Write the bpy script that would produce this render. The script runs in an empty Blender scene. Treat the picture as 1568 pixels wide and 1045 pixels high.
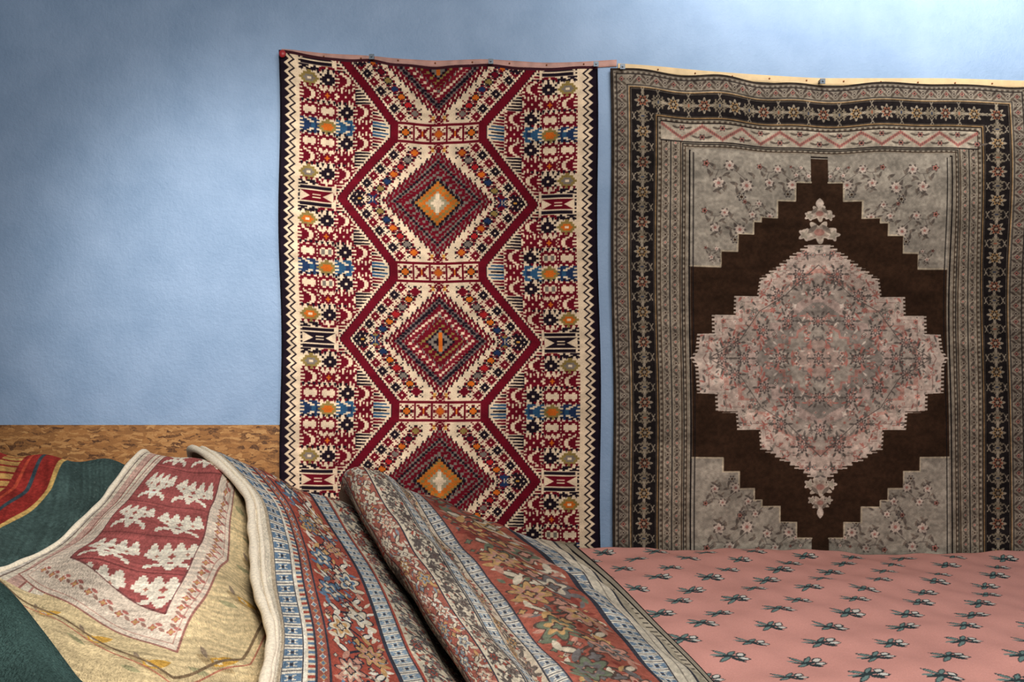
import bpy, math, random, bmesh
import numpy as np
from mathutils import Vector, Matrix
random.seed(4); RNG=np.random.default_rng(7)
scn=bpy.context.scene
scn.view_settings.view_transform='Standard'

# ------------------------------------------------------------------ survey
CAM_Z=1.32; CAM_D=4.0; F=1524.4
def P3(u,v,d):      # surveyed point -> world metres
    return (( u-784)*d/F, -CAM_D+d, CAM_Z-(v-522.5)*d/F)
def wall_x(u): return (u-784)*CAM_D/F
def wall_z(v): return CAM_Z-(v-522.5)*CAM_D/F

def lin(c):
    c=np.asarray(c,dtype=np.float32)/255.0
    return np.where(c<=0.04045,c/12.92,((c+0.055)/1.055)**2.4)

# ------------------------------------------------------------------ painter
class Canvas:
    def __init__(s,x0,y0,x1,y1,res,bg):
        s.x0,s.y0,s.x1,s.y1,s.res=x0,y0,x1,y1,res*2
        s.W=int((x1-x0)*res)*2; s.H=int((y1-y0)*res)*2
        s.a=np.empty((s.H,s.W,3),np.float32); s.a[:]=bg
        s.xs=x0+(np.arange(s.W)+.5)*(x1-x0)/s.W
        s.ys=y0+(np.arange(s.H)+.5)*(y1-y0)/s.H
    def sub(s,bx0,by0,bx1,by1):
        i0=max(0,int((bx0-s.x0)*s.W/(s.x1-s.x0))); i1=min(s.W,int((bx1-s.x0)*s.W/(s.x1-s.x0))+2)
        j0=max(0,int((by0-s.y0)*s.H/(s.y1-s.y0))); j1=min(s.H,int((by1-s.y0)*s.H/(s.y1-s.y0))+2)
        if i1<=i0 or j1<=j0: return None
        X,Y=np.meshgrid(s.xs[i0:i1],s.ys[j0:j1])
        return (slice(j0,j1),slice(i0,i1)),X,Y
    def put(s,sl,m,col,clip=None):
        if clip is not None: m=m&clip[sl]
        s.a[sl][m]=col
    def rect(s,x0,y0,x1,y1,col,clip=None):
        r=s.sub(x0,y0,x1,y1)
        if r: s.put(r[0],(r[1]>=x0)&(r[1]<x1)&(r[2]>=y0)&(r[2]<y1),col,clip)
    def poly(s,pts,col,clip=None,ret=False):
        xs=[p[0] for p in pts]; ys=[p[1] for p in pts]
        r=s.sub(min(xs),min(ys),max(xs),max(ys))
        if not r: return
        sl,X,Y=r; m=np.zeros(X.shape,bool); n=len(pts)
        for i in range(n):
            xa,ya=pts[i]; xb,yb=pts[(i+1)%n]
            if ya==yb: continue
            c=((ya>Y)!=(yb>Y))&(X<(xb-xa)*(Y-ya)/(yb-ya)+xa)
            m^=c
        if ret:
            M=np.zeros((s.H,s.W),bool); M[sl]=m; return M
        s.put(sl,m,col,clip)
    def line(s,pts,w,col,clip=None,q=0):
        for (xa,ya),(xb,yb) in zip(pts[:-1],pts[1:]):
            r=s.sub(min(xa,xb)-w,min(ya,yb)-w,max(xa,xb)+w,max(ya,yb)+w)
            if not r: continue
            sl,X,Y=r
            if q: Y=(np.floor(Y/q)+.5)*q
            dx,dy=xb-xa,yb-ya; L=dx*dx+dy*dy+1e-9
            t=np.clip(((X-xa)*dx+(Y-ya)*dy)/L,0,1)
            s.put(sl,(X-xa-t*dx)**2+(Y-ya-t*dy)**2<(w/2)**2,col,clip)
    def stamp(s,bm,cx,cy,w,h,pal,ang=0,clip=None,fx=False):
        R=math.hypot(w,h)/2
        r=s.sub(cx-R,cy-R,cx+R,cy+R)
        if not r: return
        sl,X,Y=r; c,n=math.cos(ang),math.sin(ang)
        lx=(X-cx)*c+(Y-cy)*n; ly=-(X-cx)*n+(Y-cy)*c
        if fx: lx=-lx
        A=STA[bm]; nh,nw=A.shape
        ix=np.floor((lx/w+.5)*nw).astype(int); iy=np.floor((ly/h+.5)*nh).astype(int)
        ok=(ix>=0)&(ix<nw)&(iy>=0)&(iy<nh)
        v=np.zeros(X.shape,int); v[ok]=A[iy[ok],ix[ok]]
        for k,col in enumerate(pal):
            if col is not None: s.put(sl,v==k+1,col,clip)
    def flower(s,cx,cy,R,n,c1,c2=None,c3=None,clip=None,ph=0,sy=1.0):
        r=s.sub(cx-R,cy-R*sy,cx+R,cy+R*sy)
        if not r: return
        sl,X,Y=r; dx=X-cx; dy=(Y-cy)/sy; d=np.hypot(dx,dy); th=np.arctan2(dy,dx)+ph
        pr=R*(0.78+0.22*np.cos(n*th))
        s.put(sl,d<pr,c1,clip)
        if c2 is not None: s.put(sl,d<pr*.68,c2,clip)
        if c3 is not None: s.put(sl,d<R*.3,c3,clip)
    def leaf(s,cx,cy,L,w,ang,col,clip=None):
        r=s.sub(cx-L,cy-L,cx+L,cy+L)
        if not r: return
        sl,X,Y=r; c,n=math.cos(ang),math.sin(ang)
        a=((X-cx)*c+(Y-cy)*n)/L; b=(-(X-cx)*n+(Y-cy)*c)/w
        s.put(sl,(np.abs(a)<1)&(np.abs(b)<(1-a*a)),col,clip)
    def grid(s): return np.meshgrid(s.xs,s.ys)
    def noise(s,amp,nx,ny,seed=0):
        g=np.random.default_rng(seed).random((ny+2,nx+2)).astype(np.float32)
        u=np.linspace(0,nx,s.W); v=np.linspace(0,ny,s.H)
        i=u.astype(int); j=v.astype(int); fu=(u-i)[None,:]; fv=(v-j)[:,None]
        g0=g[j][:,i]*(1-fu)+g[j][:,i+1]*fu; g1=g[j+1][:,i]*(1-fu)+g[j+1][:,i+1]*fu
        n=g0*(1-fv)+g1*fv
        s.a*= (1+amp*(n-.5)*2)[...,None]
    def fade(s,f,to):   # wool fading
        s.a=s.a*(1-f)+np.array(to,np.float32)*f
    def out(s):
        a=s.a.reshape(s.H//2,2,s.W//2,2,3).mean((1,3))
        return np.clip(a,0,255)

ST={
'bow':["X...........X","XX....X....XX",".XXX.XXX.XXX.","..XXXXoXXXX..",".XXXXoooXXXX.","..XXXXoXXXX..",".XXX.XXX.XXX.","XX....X....XX","X...........X"],
'comb':["X.X.X.X.X.X","XXX.XXX.XXX",".XXXXXXXXX.","..XXXoXXX..",".XXXXXXXXX.","XXX.XXX.XXX","X.X.X.X.X.X"],
'loz':["....XX....","..XXXXXX..",".XXooooXX.","XXooccooXX",".XXooooXX.","..XXXXXX..","....XX...."],
'hook':["XX....XXX",".XX..XX..","..XXXX...","...oo....","...XXXX..","..XX..XX.","XXX....XX"],
'arrow':["XX.....XX",".XXX.XXX.","..XXoXX..","...XoX...","..XXoXX..",".XXX.XXX.","XX.....XX"],
'x':["XX..XX",".XooX.","..oo..",".XooX.","XX..XX"],
'fig':["..XX.X..","XXXXXXXX",".X.XX.X.","..XXXX..",".XXooXX.","..XXXX..",".X.XX.X.","XXXXXXXX","..X.XX.."],
'sbar':["XXX...XXXXXX..","..XXX...XXXXXX","XXXXXXX...XX..","...XXXXXoooXXX","XXXXXXXXoooXX.","...XXXXXoooXXX","XXXXXXX...XX..","..XXX...XXXXXX","XXX...XXXXXX.."],
'dia':["X..XX..XX..X",".XXXXXXXXXX.","XXX..XX..XXX",".X.oo..oo.X.","XX.oo..oo.XX",".X.oo..oo.X.","XXX..XX..XXX",".XXXXXXXXXX.","X..XX..XX..X"],
'btl':["c..cc..c",".c.XX.c.","..XooX..","cXooooXc","cXooooXc","..XooX..",".c.XX.c.","c..cc..c"],
'saw':["X...X...",".X.XXX.X","..XXXXX.",".XXXoXXX","..XXXXX.",".X.XXX.X","X...X..."],
'hand':["...XX.....XX.....XX.....XX...","..XXXX...XXXX...XXXX...XXXX..","..XXXX...XXXX...XXXX...XXXX..",".XXXXXX.XXXXXX.XXXXXX.XXXXXX.",".XXXXXXXXXXXXXXXXXXXXXXXXXXX.","XXXXXXXXXXXXXXXXXXXXXXXXXXXXX","XXXXXXXXXXXXXXXXXXXXXXXXXXXXX","..XXXXXXXXXXXXXXXXXXXXXXXXX..",".....XXXXXXXXXXXXXXXXXXX.....","........XXXXXXXXXXXXX........",".........XXXXoooXXXX.........","......XXXXXXXXXXXXXXXXX......","...XXXXXXX.XXXXXXX.XXXXXXX...","..XXXX......XXXXX......XXXX..","..XX.........XXX.........XX.."],
}
M={'.':0,'X':1,'o':2,'c':3}
STA={k:np.array([[M[c] for c in r.ljust(max(map(len,v)),'.')] for r in v]) for k,v in ST.items()}

# ------------------------------------------------------------------ materials
def new_mat(name):
    m=bpy.data.materials.new(name); m.use_nodes=True
    nt=m.node_tree; b=nt.nodes['Principled BSDF']; return m,nt,b
def rug_material(name,bump=0.25,scale=260,var=0.22,dist=.004):
    m,nt,b=new_mat(name); N=nt.nodes; L=nt.links
    at=N.new('ShaderNodeAttribute'); at.attribute_name='Col'
    tc=N.new('ShaderNodeTexCoord')
    n1=N.new('ShaderNodeTexNoise'); n1.inputs['Scale'].default_value=scale; n1.inputs['Detail'].default_value=3
    n2=N.new('ShaderNodeTexNoise'); n2.inputs['Scale'].default_value=7; n2.inputs['Detail'].default_value=5
    L.new(tc.outputs['Object'],n1.inputs['Vector']); L.new(tc.outputs['Object'],n2.inputs['Vector'])
    ad=N.new('ShaderNodeMath'); ad.operation='ADD'; L.new(n1.outputs['Fac'],ad.inputs[0]); L.new(n2.outputs['Fac'],ad.inputs[1])
    mr=N.new('ShaderNodeMapRange'); mr.inputs[1].default_value=.6; mr.inputs[2].default_value=1.4
    mr.inputs[3].default_value=1-var; mr.inputs[4].default_value=1+var; L.new(ad.outputs[0],mr.inputs[0])
    vm=N.new('ShaderNodeVectorMath'); vm.operation='SCALE'; L.new(at.outputs['Color'],vm.inputs[0]); L.new(mr.outputs[0],vm.inputs['Scale'])
    L.new(vm.outputs[0],b.inputs['Base Color'])
    b.inputs['Roughness'].default_value=1.0
    b.inputs['Specular IOR Level'].default_value=.03
    bp=N.new('ShaderNodeBump'); bp.inputs['Strength'].default_value=bump; bp.inputs['Distance'].default_value=dist
    L.new(n1.outputs['Fac'],bp.inputs['Height']); L.new(bp.outputs[0],b.inputs['Normal'])
    return m
def plain_mat(name,rgb,rough=.8,metal=0,scale=40,var=.15,bump=.1):
    m,nt,b=new_mat(name); N=nt.nodes; L=nt.links
    tc=N.new('ShaderNodeTexCoord'); n=N.new('ShaderNodeTexNoise'); n.inputs['Scale'].default_value=scale; n.inputs['Detail'].default_value=5
    L.new(tc.outputs['Object'],n.inputs['Vector'])
    cr=N.new('ShaderNodeValToRGB'); c=lin(rgb)
    cr.color_ramp.elements[0].position=.3; cr.color_ramp.elements[1].position=.7
    cr.color_ramp.elements[0].color=(*(c*(1-var)),1); cr.color_ramp.elements[1].color=(*np.minimum(c*(1+var),1),1)
    L.new(n.outputs['Fac'],cr.inputs[0]); L.new(cr.outputs[0],b.inputs['Base Color'])
    b.inputs['Roughness'].default_value=rough; b.inputs['Metallic'].default_value=metal
    bp=N.new('ShaderNodeBump'); bp.inputs['Strength'].default_value=bump; L.new(n.outputs['Fac'],bp.inputs['Height']); L.new(bp.outputs[0],b.inputs['Normal'])
    return m

# ------------------------------------------------------------------ mesh
def raw_mesh(name,verts,quads,cols=None,mat=None,parent=None,smooth=True):
    me=bpy.data.meshes.new(name); nv=len(verts); nf=len(quads)
    me.vertices.add(nv); me.vertices.foreach_set('co',np.asarray(verts,np.float32).ravel())
    me.loops.add(nf*4); me.loops.foreach_set('vertex_index',np.asarray(quads,np.int32).ravel())
    me.polygons.add(nf); me.polygons.foreach_set('loop_start',np.arange(0,nf*4,4,dtype=np.int32))
    me.update(calc_edges=True)
    me.polygons.foreach_set('use_smooth',np.full(nf,smooth,dtype=bool))
    if cols is not None:
        ca=me.color_attributes.new('Col','FLOAT_COLOR','POINT')
        c4=np.ones((nv,4),np.float32); c4[:,:3]=lin(cols); ca.data.foreach_set('color',c4.ravel())
    me.update()
    ob=bpy.data.objects.new(name,me); scn.collection.objects.link(ob)
    if mat: me.materials.append(mat)
    if parent: ob.parent=parent
    return ob
ALLPTS=[]
def sheet(name,P,col,thick,mat,parent=None,backcol=None,log=False,fuzz=0):
    H,W=P.shape[:2]
    du=np.gradient(P,axis=1); dv=np.gradient(P,axis=0)
    n=np.cross(du,dv); n/=np.linalg.norm(n,axis=2,keepdims=True)+1e-12
    flip=False
    if (n@np.array([0,-1,.6])).mean()<0: n=-n; flip=True
    idx=np.arange(H*W).reshape(H,W)
    q=np.stack([idx[:-1,:-1],idx[:-1,1:],idx[1:,1:],idx[1:,:-1]],-1).reshape(-1,4)
    if flip: q=q[:,::-1]
    st=6
    ii=np.unique(np.r_[np.arange(0,H,st),H-1]); jj=np.unique(np.r_[np.arange(0,W,st),W-1])
    B=P-n*thick
    if fuzz: P=P+n*(RNG.random((H,W,1))-.5)*2*fuzz
    bv=B[np.ix_(ii,jj)]; bh,bw=bv.shape[:2]
    bi=H*W+np.arange(bh*bw).reshape(bh,bw)
    bq=np.stack([bi[:-1,:-1],bi[1:,:-1],bi[1:,1:],bi[:-1,1:]],-1).reshape(-1,4)
    if flip: bq=bq[:,::-1]
    loop=np.r_[idx[0,:],idx[1:,-1],idx[-1,-2::-1],idx[-2:0:-1,0]]
    rb=H*W+bh*bw+np.arange(len(loop))
    rim=np.stack([loop,rb,np.roll(rb,-1),np.roll(loop,-1)],-1)
    if flip: rim=rim[:,::-1]
    V=np.concatenate([P.reshape(-1,3),bv.reshape(-1,3),B.reshape(-1,3)[loop]])
    c=col.reshape(-1,3)
    bc=np.full((bh*bw,3),backcol if backcol is not None else c.mean(0)*.9)
    C=np.concatenate([c,bc,c[loop]])
    ob=raw_mesh(name,V,np.concatenate([q,rim,bq]),C,mat,parent)
    if log: ALLPTS.append(P[::4,::4].reshape(-1,3)-np.array([0,0,thick]))
    return ob
def crom(A,ts):
    A=np.asarray(A,float); n=len(A)
    ext=np.concatenate([(2*A[:1]-A[1:2]),A,(2*A[-1:]-A[-2:-1])])
    ts=np.clip(ts,0,n-1-1e-6); i=ts.astype(int); f=(ts-i).reshape((-1,)+(1,)*(A.ndim-1))
    p0,p1,p2,p3=ext[i],ext[i+1],ext[i+2],ext[i+3]
    return .5*((2*p1)+(-p0+p2)*f+(2*p0-5*p1+4*p2-p3)*f**2+(-p0+3*p1-3*p2+p3)*f**3)
def drape(ctrl,H,W,wr=0.004,seed=1):
    C=np.array([[P3(*p) for p in row] for row in ctrl])
    back=C[0]+np.array([0,.14,-.16]); back[:,1]=np.minimum(back[:,1],-.075); back[:,2]=np.maximum(back[:,2],.52)
    end=C[-1]+np.array([0,-.07,-.09]); end[:,2]=np.maximum(end[:,2],.52)
    C=np.concatenate([back[None],C,end[None]])
    a=crom(C,np.linspace(0,C.shape[0]-1,H)); a=np.swapaxes(a,0,1); a=crom(a,np.linspace(0,C.shape[1]-1,W)); a=np.swapaxes(a,0,1)
    r=np.random.default_rng(seed)
    for k in range(8):
        fx,fy=r.uniform(4,22,2); p=r.uniform(0,6.3)
        a[...,2]+=wr/(1+k*.25)*np.sin(a[...,0]*fx*2+a[...,1]*fy*1.3+p)
    return a

# ================================================================== ROOM
wallm,nt,b=new_mat('blue_plaster'); N=nt.nodes; L=nt.links
tc=N.new('ShaderNodeTexCoord'); n1=N.new('ShaderNodeTexNoise'); n1.inputs['Scale'].default_value=5; n1.inputs['Detail'].default_value=9; n1.inputs['Roughness'].default_value=.6
n2=N.new('ShaderNodeTexNoise'); n2.inputs['Scale'].default_value=60; n2.inputs['Detail'].default_value=6; n2.inputs['Roughness'].default_value=.65
for n in (n1,n2): L.new(tc.outputs['Object'],n.inputs['Vector'])
cr=N.new('ShaderNodeValToRGB'); cr.color_ramp.elements[0].position=.3; cr.color_ramp.elements[1].position=.72
cr.color_ramp.elements[0].color=(*lin((126,153,184)),1); cr.color_ramp.elements[1].color=(*lin((145,170,200)),1)
L.new(n1.outputs['Fac'],cr.inputs[0]); L.new(cr.outputs[0],b.inputs['Base Color'])
b.inputs['Roughness'].default_value=.55
bp=N.new('ShaderNodeBump'); bp.inputs['Strength'].default_value=.5; bp.inputs['Distance'].default_value=.007
L.new(n2.outputs['Fac'],bp.inputs['Height']); L.new(bp.outputs[0],b.inputs['Normal'])

def box(name,x0,x1,y0,y1,z0,z1,mat,parent=None,bev=0):
    bm=bmesh.new(); bmesh.ops.create_cube(bm,size=1)
    for v in bm.verts: v.co=((x0+x1)/2+v.co.x*(x1-x0),(y0+y1)/2+v.co.y*(y1-y0),(z0+z1)/2+v.co.z*(z1-z0))
    if bev: bmesh.ops.bevel(bm,geom=bm.edges[:],offset=bev,segments=4,affect='EDGES',profile=.5)
    me=bpy.data.meshes.new(name); bm.to_mesh(me); bm.free(); me.materials.append(mat)
    ob=bpy.data.objects.new(name,me); scn.collection.objects.link(ob)
    if parent: ob.parent=parent
    return ob
box('wall_back',-4,4,0,.12,0,3.2,wallm)
floorm=plain_mat('floor_wood',(110,80,55),.6,scale=6)
box('floor',-4,4,-5.5,.12,-.1,0,floorm)

om,nt,b=new_mat('osb_board'); N=nt.nodes; L=nt.links
tc=N.new('ShaderNodeTexCoord')
nz=N.new('ShaderNodeTexNoise'); nz.inputs['Scale'].default_value=22; nz.inputs['Detail'].default_value=3
L.new(tc.outputs['Object'],nz.inputs['Vector'])
wm=N.new('ShaderNodeMix'); wm.data_type='VECTOR'; wm.inputs[0].default_value=.03
L.new(tc.outputs['Object'],wm.inputs[4]); L.new(nz.outputs['Color'],wm.inputs[5])
def vor(scale,rot,sc):
    mp=N.new('ShaderNodeMapping'); mp.inputs['Rotation'].default_value=(0,rot,0); mp.inputs['Scale'].default_value=sc
    L.new(wm.outputs[1],mp.inputs[0])
    v=N.new('ShaderNodeTexVoronoi'); v.inputs['Scale'].default_value=scale; L.new(mp.outputs[0],v.inputs['Vector'])
    s=N.new('ShaderNodeSeparateColor'); L.new(v.outputs['Color'],s.inputs[0]); return s
s1=vor(52,.5,(.45,1,1.3)); s2=vor(60,-.7,(.45,1,1.3)); s3=vor(76,.05,(.35,1,1.6))
def gtn(sk,t):
    g=N.new('ShaderNodeMath'); g.operation='GREATER_THAN'; g.inputs[1].default_value=t; L.new(sk,g.inputs[0]); return g.outputs[0]
mx=N.new('ShaderNodeMix'); L.new(gtn(s2.outputs[1],.5),mx.inputs[0]); L.new(s1.outputs[0],mx.inputs[2]); L.new(s2.outputs[0],mx.inputs[3])
mx2=N.new('ShaderNodeMix'); L.new(gtn(s3.outputs[1],.62),mx2.inputs[0]); L.new(mx.outputs[0],mx2.inputs[2]); L.new(s3.outputs[0],mx2.inputs[3])
fn=N.new('ShaderNodeTexNoise'); fn.inputs['Scale'].default_value=160; fn.inputs['Detail'].default_value=4
L.new(tc.outputs['Object'],fn.inputs['Vector'])
mx3=N.new('ShaderNodeMix'); mx3.inputs[0].default_value=.35; L.new(mx2.outputs[0],mx3.inputs[2]); L.new(fn.outputs['Fac'],mx3.inputs[3])
cr=N.new('ShaderNodeValToRGB'); e=cr.color_ramp.elements; e[0].color=(*lin((80,50,26)),1); e[0].position=.18; e[1].color=(*lin((186,142,88)),1); e[1].position=.88
x=e.new(.30); x.color=(*lin((132,90,48)),1); x=e.new(.6); x.color=(*lin((156,108,58)),1)
L.new(mx3.outputs[0],cr.inputs[0]); L.new(cr.outputs[0],b.inputs['Base Color']); b.inputs['Roughness'].default_value=.6
bp=N.new('ShaderNodeBump'); bp.inputs['Strength'].default_value=.5; bp.inputs['Distance'].default_value=.003; L.new(mx3.outputs[0],bp.inputs['Height']); L.new(bp.outputs[0],b.inputs['Normal'])
box('osb_wainscot_panel',-4,wall_x(560),-.012,-.0005,0,wall_z(651),om)

# ================================================================== KILIM
cream=(216,193,162); maroon=(98,17,30); black=(30,22,30); navy=(34,50,80); orange=(186,94,32); olive=(130,110,62); gray=(116,106,96); teal=(44,78,106); gold=(196,142,68)
K=Canvas(432,92,916,856,1.25,cream)
X,Y=K.grid()
cx=673
def hl(off):
    o=abs(off); return 67 if o<11 else 67+(o-11)/96*79
YC=[91,305,519,733,947]
for kk,yc in enumerate(YC):
    yw=yc+107
    for sd in (-1,1):
        for i in range(-4,5):
            off=i*23.8; a=abs(i); y=yw+off; r=196; j=0
            while r-13>hl(off)+10:
                x=cx+sd*r
                if a==0: nm,pal=[('sbar',(navy,teal,cream)),('loz',(olive,orange,orange)),('sbar',(teal,navy,cream)),('comb',(maroon,cream,cream))][j%4]
                elif a==1: nm,pal=[('dia',(maroon,cream,cream)),('dia',(maroon,gray if kk%2 else cream,cream)),('saw',(black,cream,cream)),('sbar',(maroon,cream,cream))][j%4]
                elif a==2: nm,pal=[('sbar',(maroon,cream,black)),('bow',(maroon,orange,cream)),('comb',(maroon,cream,black))][j%3]
                elif a==3: nm,pal=[('loz',(olive,orange if kk%2 else gray,cream)),('saw',(black,cream,cream)),('sbar',(maroon,cream,cream))][j%3]
                else: nm,pal=[('sbar',(black,gray,cream)),('arrow',(maroon,orange,cream)),('arrow',(black,cream,cream))][j%3]
                K.stamp(nm,x,y,30,24,pal,fx=sd>0)
                r-=27; j+=1
            colr=[teal,maroon,black,maroon,maroon][a]
            for t in range(5):
                yy=y-9.5+t*4.75; rs=r+12; re=hl(yy-yw)+(8 if t%2 else 13)
                if rs>re: K.poly([(cx+sd*rs,yy-1.9),(cx+sd*rs,yy+1.9),(cx+sd*re,yy+1),(cx+sd*re,yy-1)],colr if t!=2 else black)
            for t in range(9):
                xx=cx+sd*(207-t*8)
                if abs(xx-cx)-8<hl(off+12): break
                K.poly([(xx-2.5,y+12-4),(xx+2.5,y+12-4),(xx,y+15)],maroon if i%2 else black)
        x0=cx+sd*183
        K.rect(x0-25,yc-16,x0+25,yc+16,cream)
        K.rect(x0-25,yc-15,x0+22,yc-10,black); K.rect(x0-25,yc+10,x0+22,yc+15,black)
        K.poly([(x0-25,yc-8),(x0+24,yc-8),(x0+9,yc),(x0+24,yc+8),(x0-25,yc+8),(x0-10,yc)],maroon if kk%2 else black)
        K.rect(x0-6,yc-3,x0+6,yc-1.5,cream); K.rect(x0-6,yc+1.5,x0+6,yc+3,cream)
    hearts=[orange,maroon,olive,navy,orange,(160,36,38),gray]
    for sx in (-1,1):
        for sy in (-1,1):
            tx,ty=-79/122,-93/122
            for ri,dist in enumerate((96,77,60)):
                step=15.5
                for q in range(0,9):
                    tt=q*step+(step/2 if ri==1 else 0)
                    bx=146-(111-dist)/.762
                    px=bx+tx*tt; py=ty*tt
                    if px<6 or py<-86: continue
                    if ri>=1 and (px+abs(py))<90: continue
                    if ri==0: K.stamp('saw',cx+sx*px,yc+sy*py,19,16,(maroon if q%2 else black,cream,cream),fx=sx<0)
                    elif ri==1: K.stamp('btl',cx+sx*px,yc+sy*py,21,18,(black if q%3 else maroon,hearts[(q+kk)%7],maroon if q%3 else black))
                    else: K.stamp('x',cx+sx*px,yc+sy*py,14,12,(maroon if q%2 else navy,gold,cream))
        K.stamp('fig',cx+sx*118,yc,20,26,(black,gold,cream)); K.stamp('arrow',cx+sx*98,yc,14,16,(navy,cream,cream))
    r=K.sub(cx-90,yc-90,cx+90,yc+90)
    if r:
        sl,XX,YY=r
        qx=np.abs(np.round((XX-cx)/4)*4); qy=np.abs(np.round((YY-yc)/4)*4)
        d=(qx+qy)/82; saw=((np.abs(XX-cx)+1000)//4%2)<1
        chk=(((XX//5).astype(int)+(YY//4).astype(int))%3)==0
        big=kk%2==1
        K.put(sl,d<1.06,cream); K.put(sl,(d<1.04)&(d>.97)&saw,black)
        K.put(sl,d<.98,maroon); K.put(sl,(d<.95)&(d>.91)&saw,cream if not big else gray)
        K.put(sl,(d<.86)&(d>.72),gray if big else (112,98,92)); K.put(sl,(d<.86)&(d>.72)&chk,maroon if big else black)
        K.put(sl,(d<.79)&(d>.76),black)
        K.put(sl,(d<.72)&(d>.66),maroon)
        K.put(sl,d<.66,(120,30,42) if not big else maroon); K.put(sl,(d<.66)&chk,gray if big else cream)
        K.put(sl,d<.53,black if big else maroon); K.put(sl,(d<.52)&saw&(d>.44),gray)
        K.put(sl,d<.42,(176,100,38) if big else maroon); K.put(sl,(d<.40)&(d>.28)&chk,olive)
        K.put(sl,d<.26,orange if big else black); K.put(sl,d<.2,(150,140,112) if big else gray)
        K.put(sl,(d<.13),cream if big else black)
        K.put(sl,(np.abs(XX-cx)<3)&(np.abs(YY-yc)<15),cream if big else orange)
    for sy in (-1,1): K.stamp('fig',cx,yc+sy*88,20,12,(maroon,cream,cream))
for sd in (-1,1):
    pts=[]
    for yc in YC: pts+= [(cx+sd*67,yc-96),(cx+sd*146,yc),(cx+sd*67,yc+96),(cx+sd*67,yc+118)]
    K.line(pts,18,cream,q=4); K.line(pts,14,black,q=4); K.line(pts,11.5,maroon,q=4)
for yc in YC:
    yw=yc+107
    K.rect(cx-63,yw-13,cx+63,yw+13,cream)
    for yy in (yw-16,yw+12): K.rect(cx-67,yy,cx+67,yy+4,maroon)
    for k in range(-2,3):
        K.stamp('arrow' if k%2 else 'btl',cx+k*25,yw,21,20,(maroon,orange,cream) if k%2 else (black if abs(k)==2 else (150,70,50),orange,maroon))
        for s in(-1,1): K.rect(cx+k*25+s*12.5-1.5,yw-12,cx+k*25+s*12.5+1.5,yw+12,maroon)
tri=np.abs(((Y/13)%1)-.5)*2
for sd in (-1,1):
    dd=(X-432) if sd<0 else (916-X)
    K.a[dd<24]=cream
    K.a[(dd<8+8*tri)]=black
    z=dd-(11+8*tri); K.a[(z>0)&(z<3.0)]=cream
    K.a[(z>=2.5)&(z<6)]=black
    K.a[(dd<4)]=(22,18,24)
K.a[(Y<97)]=(60,30,36)
K.noise(.07,5,120,3); K.noise(.08,60,90,4)
kc=K.out(); H,W=kc.shape[:2]
us=np.linspace(0,1,W); vs=np.linspace(0,1,H)
topu=[430,500,570,600,670,740,790,830,880,915]; topv=[80,91,94,100,104,101,104,107,106,103]
lx=lambda t:430+t*4+1.5*np.sin(t*14); rx=lambda t:913+t*7+1.8*np.sin(t*11+1)
U=lx(vs)[:,None]*(1-us)+rx(vs)[:,None]*us
top=np.interp(np.linspace(430,915,W),topu,topv)
def smooth(a,n):
    kk=np.hanning(n+2)[1:-1]; kk/=kk.sum(); return np.convolve(np.pad(a,(n//2,n-1-n//2),'edge'),kk,'valid')
top=smooth(top,41)
V=top[None,:]+vs[:,None]*(856-top)[None,:]
hang=(1-.45*vs)[:,None]
PK=np.stack([wall_x(U),-.032-.009*np.sin(U*.045)*hang-.005*np.sin(U*.10+V*.012)-.006*np.sin(V*.016+U*.004)-.004*vs[:,None],wall_z(V)],-1)
rugm=rug_material('wool_flatweave',.6,240,.25)
sheet('kilim_wall_rug',PK,kc,.006,rugm,backcol=(90,60,60),fuzz=.0004)

# ================================================================== PERSIAN WALL RUG
G=(130,120,106); G2=(158,147,130); D=(32,28,28); PK_=(166,108,96); TAN=(156,124,84); BR=(54,38,28); PALE=(194,177,161); BL=(46,54,72)
R=Canvas(936,108,1568,872,1.2,G)
X,Y=R.grid(); rcx=1251
e=np.minimum(np.minimum(X-936,1568-X),Y-108)
def band(a,b,c): R.a[(e>=a)&(e<b)]=c
side=((X-936)<=(Y-108))|((1568-X)<=(Y-108))
along=np.where(side,Y,X)
band(0,4,(50,43,38)); band(4,27,G); band(27,68,D); band(68,119,(144,133,116))
for a,b,c in ((8,9.5,D),(24,25.5,D),(27,28.5,TAN),(30,31,(96,86,74)),(64.5,65.5,(96,86,74)),(66.5,68,TAN),(68,70,D),(74,75.5,BR),(88,89.5,D),(103,104.5,BR),(106,107.5,D),(110,111.5,BR),(113,114.5,G),(116,118.5,D)): band(a,b,c)
m=((along//4)%2<1)&(((e>=5)&(e<8))|((e>=108)&(e<110))|((e>=71)&(e<74)))
R.a[m]=(84,74,64)
def run(e0,period,fn):
    n=0; y=108+e0
    while y<872: fn(936+e0,y,n,0); fn(1568-e0,y,n,0); y+=period; n+=1
    x=936+e0+period; n=1
    while x<1568-e0-period*.5: fn(x,108+e0,n,1); x+=period; n+=1
def f_outer(x,y,n,h):
    R.flower(x,y,4.8,4,(74,64,58),G2 if n%2 else PK_,(60,50,46))
    dx,dy=((6.5,0) if h else (0,6.5)); R.leaf(x+dx-(0 if h else 4),y+dy-(4 if h else 0),5,1.8,.7+(n%2)*1.6,(72,62,56)); R.leaf(x+dx+(0 if h else 4),y+dy+(4 if h else 0),5,1.8,.7+(n%2)*1.6,(84,74,64))
run(16.5,13,f_outer)
MB=(142,130,112)
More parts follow.
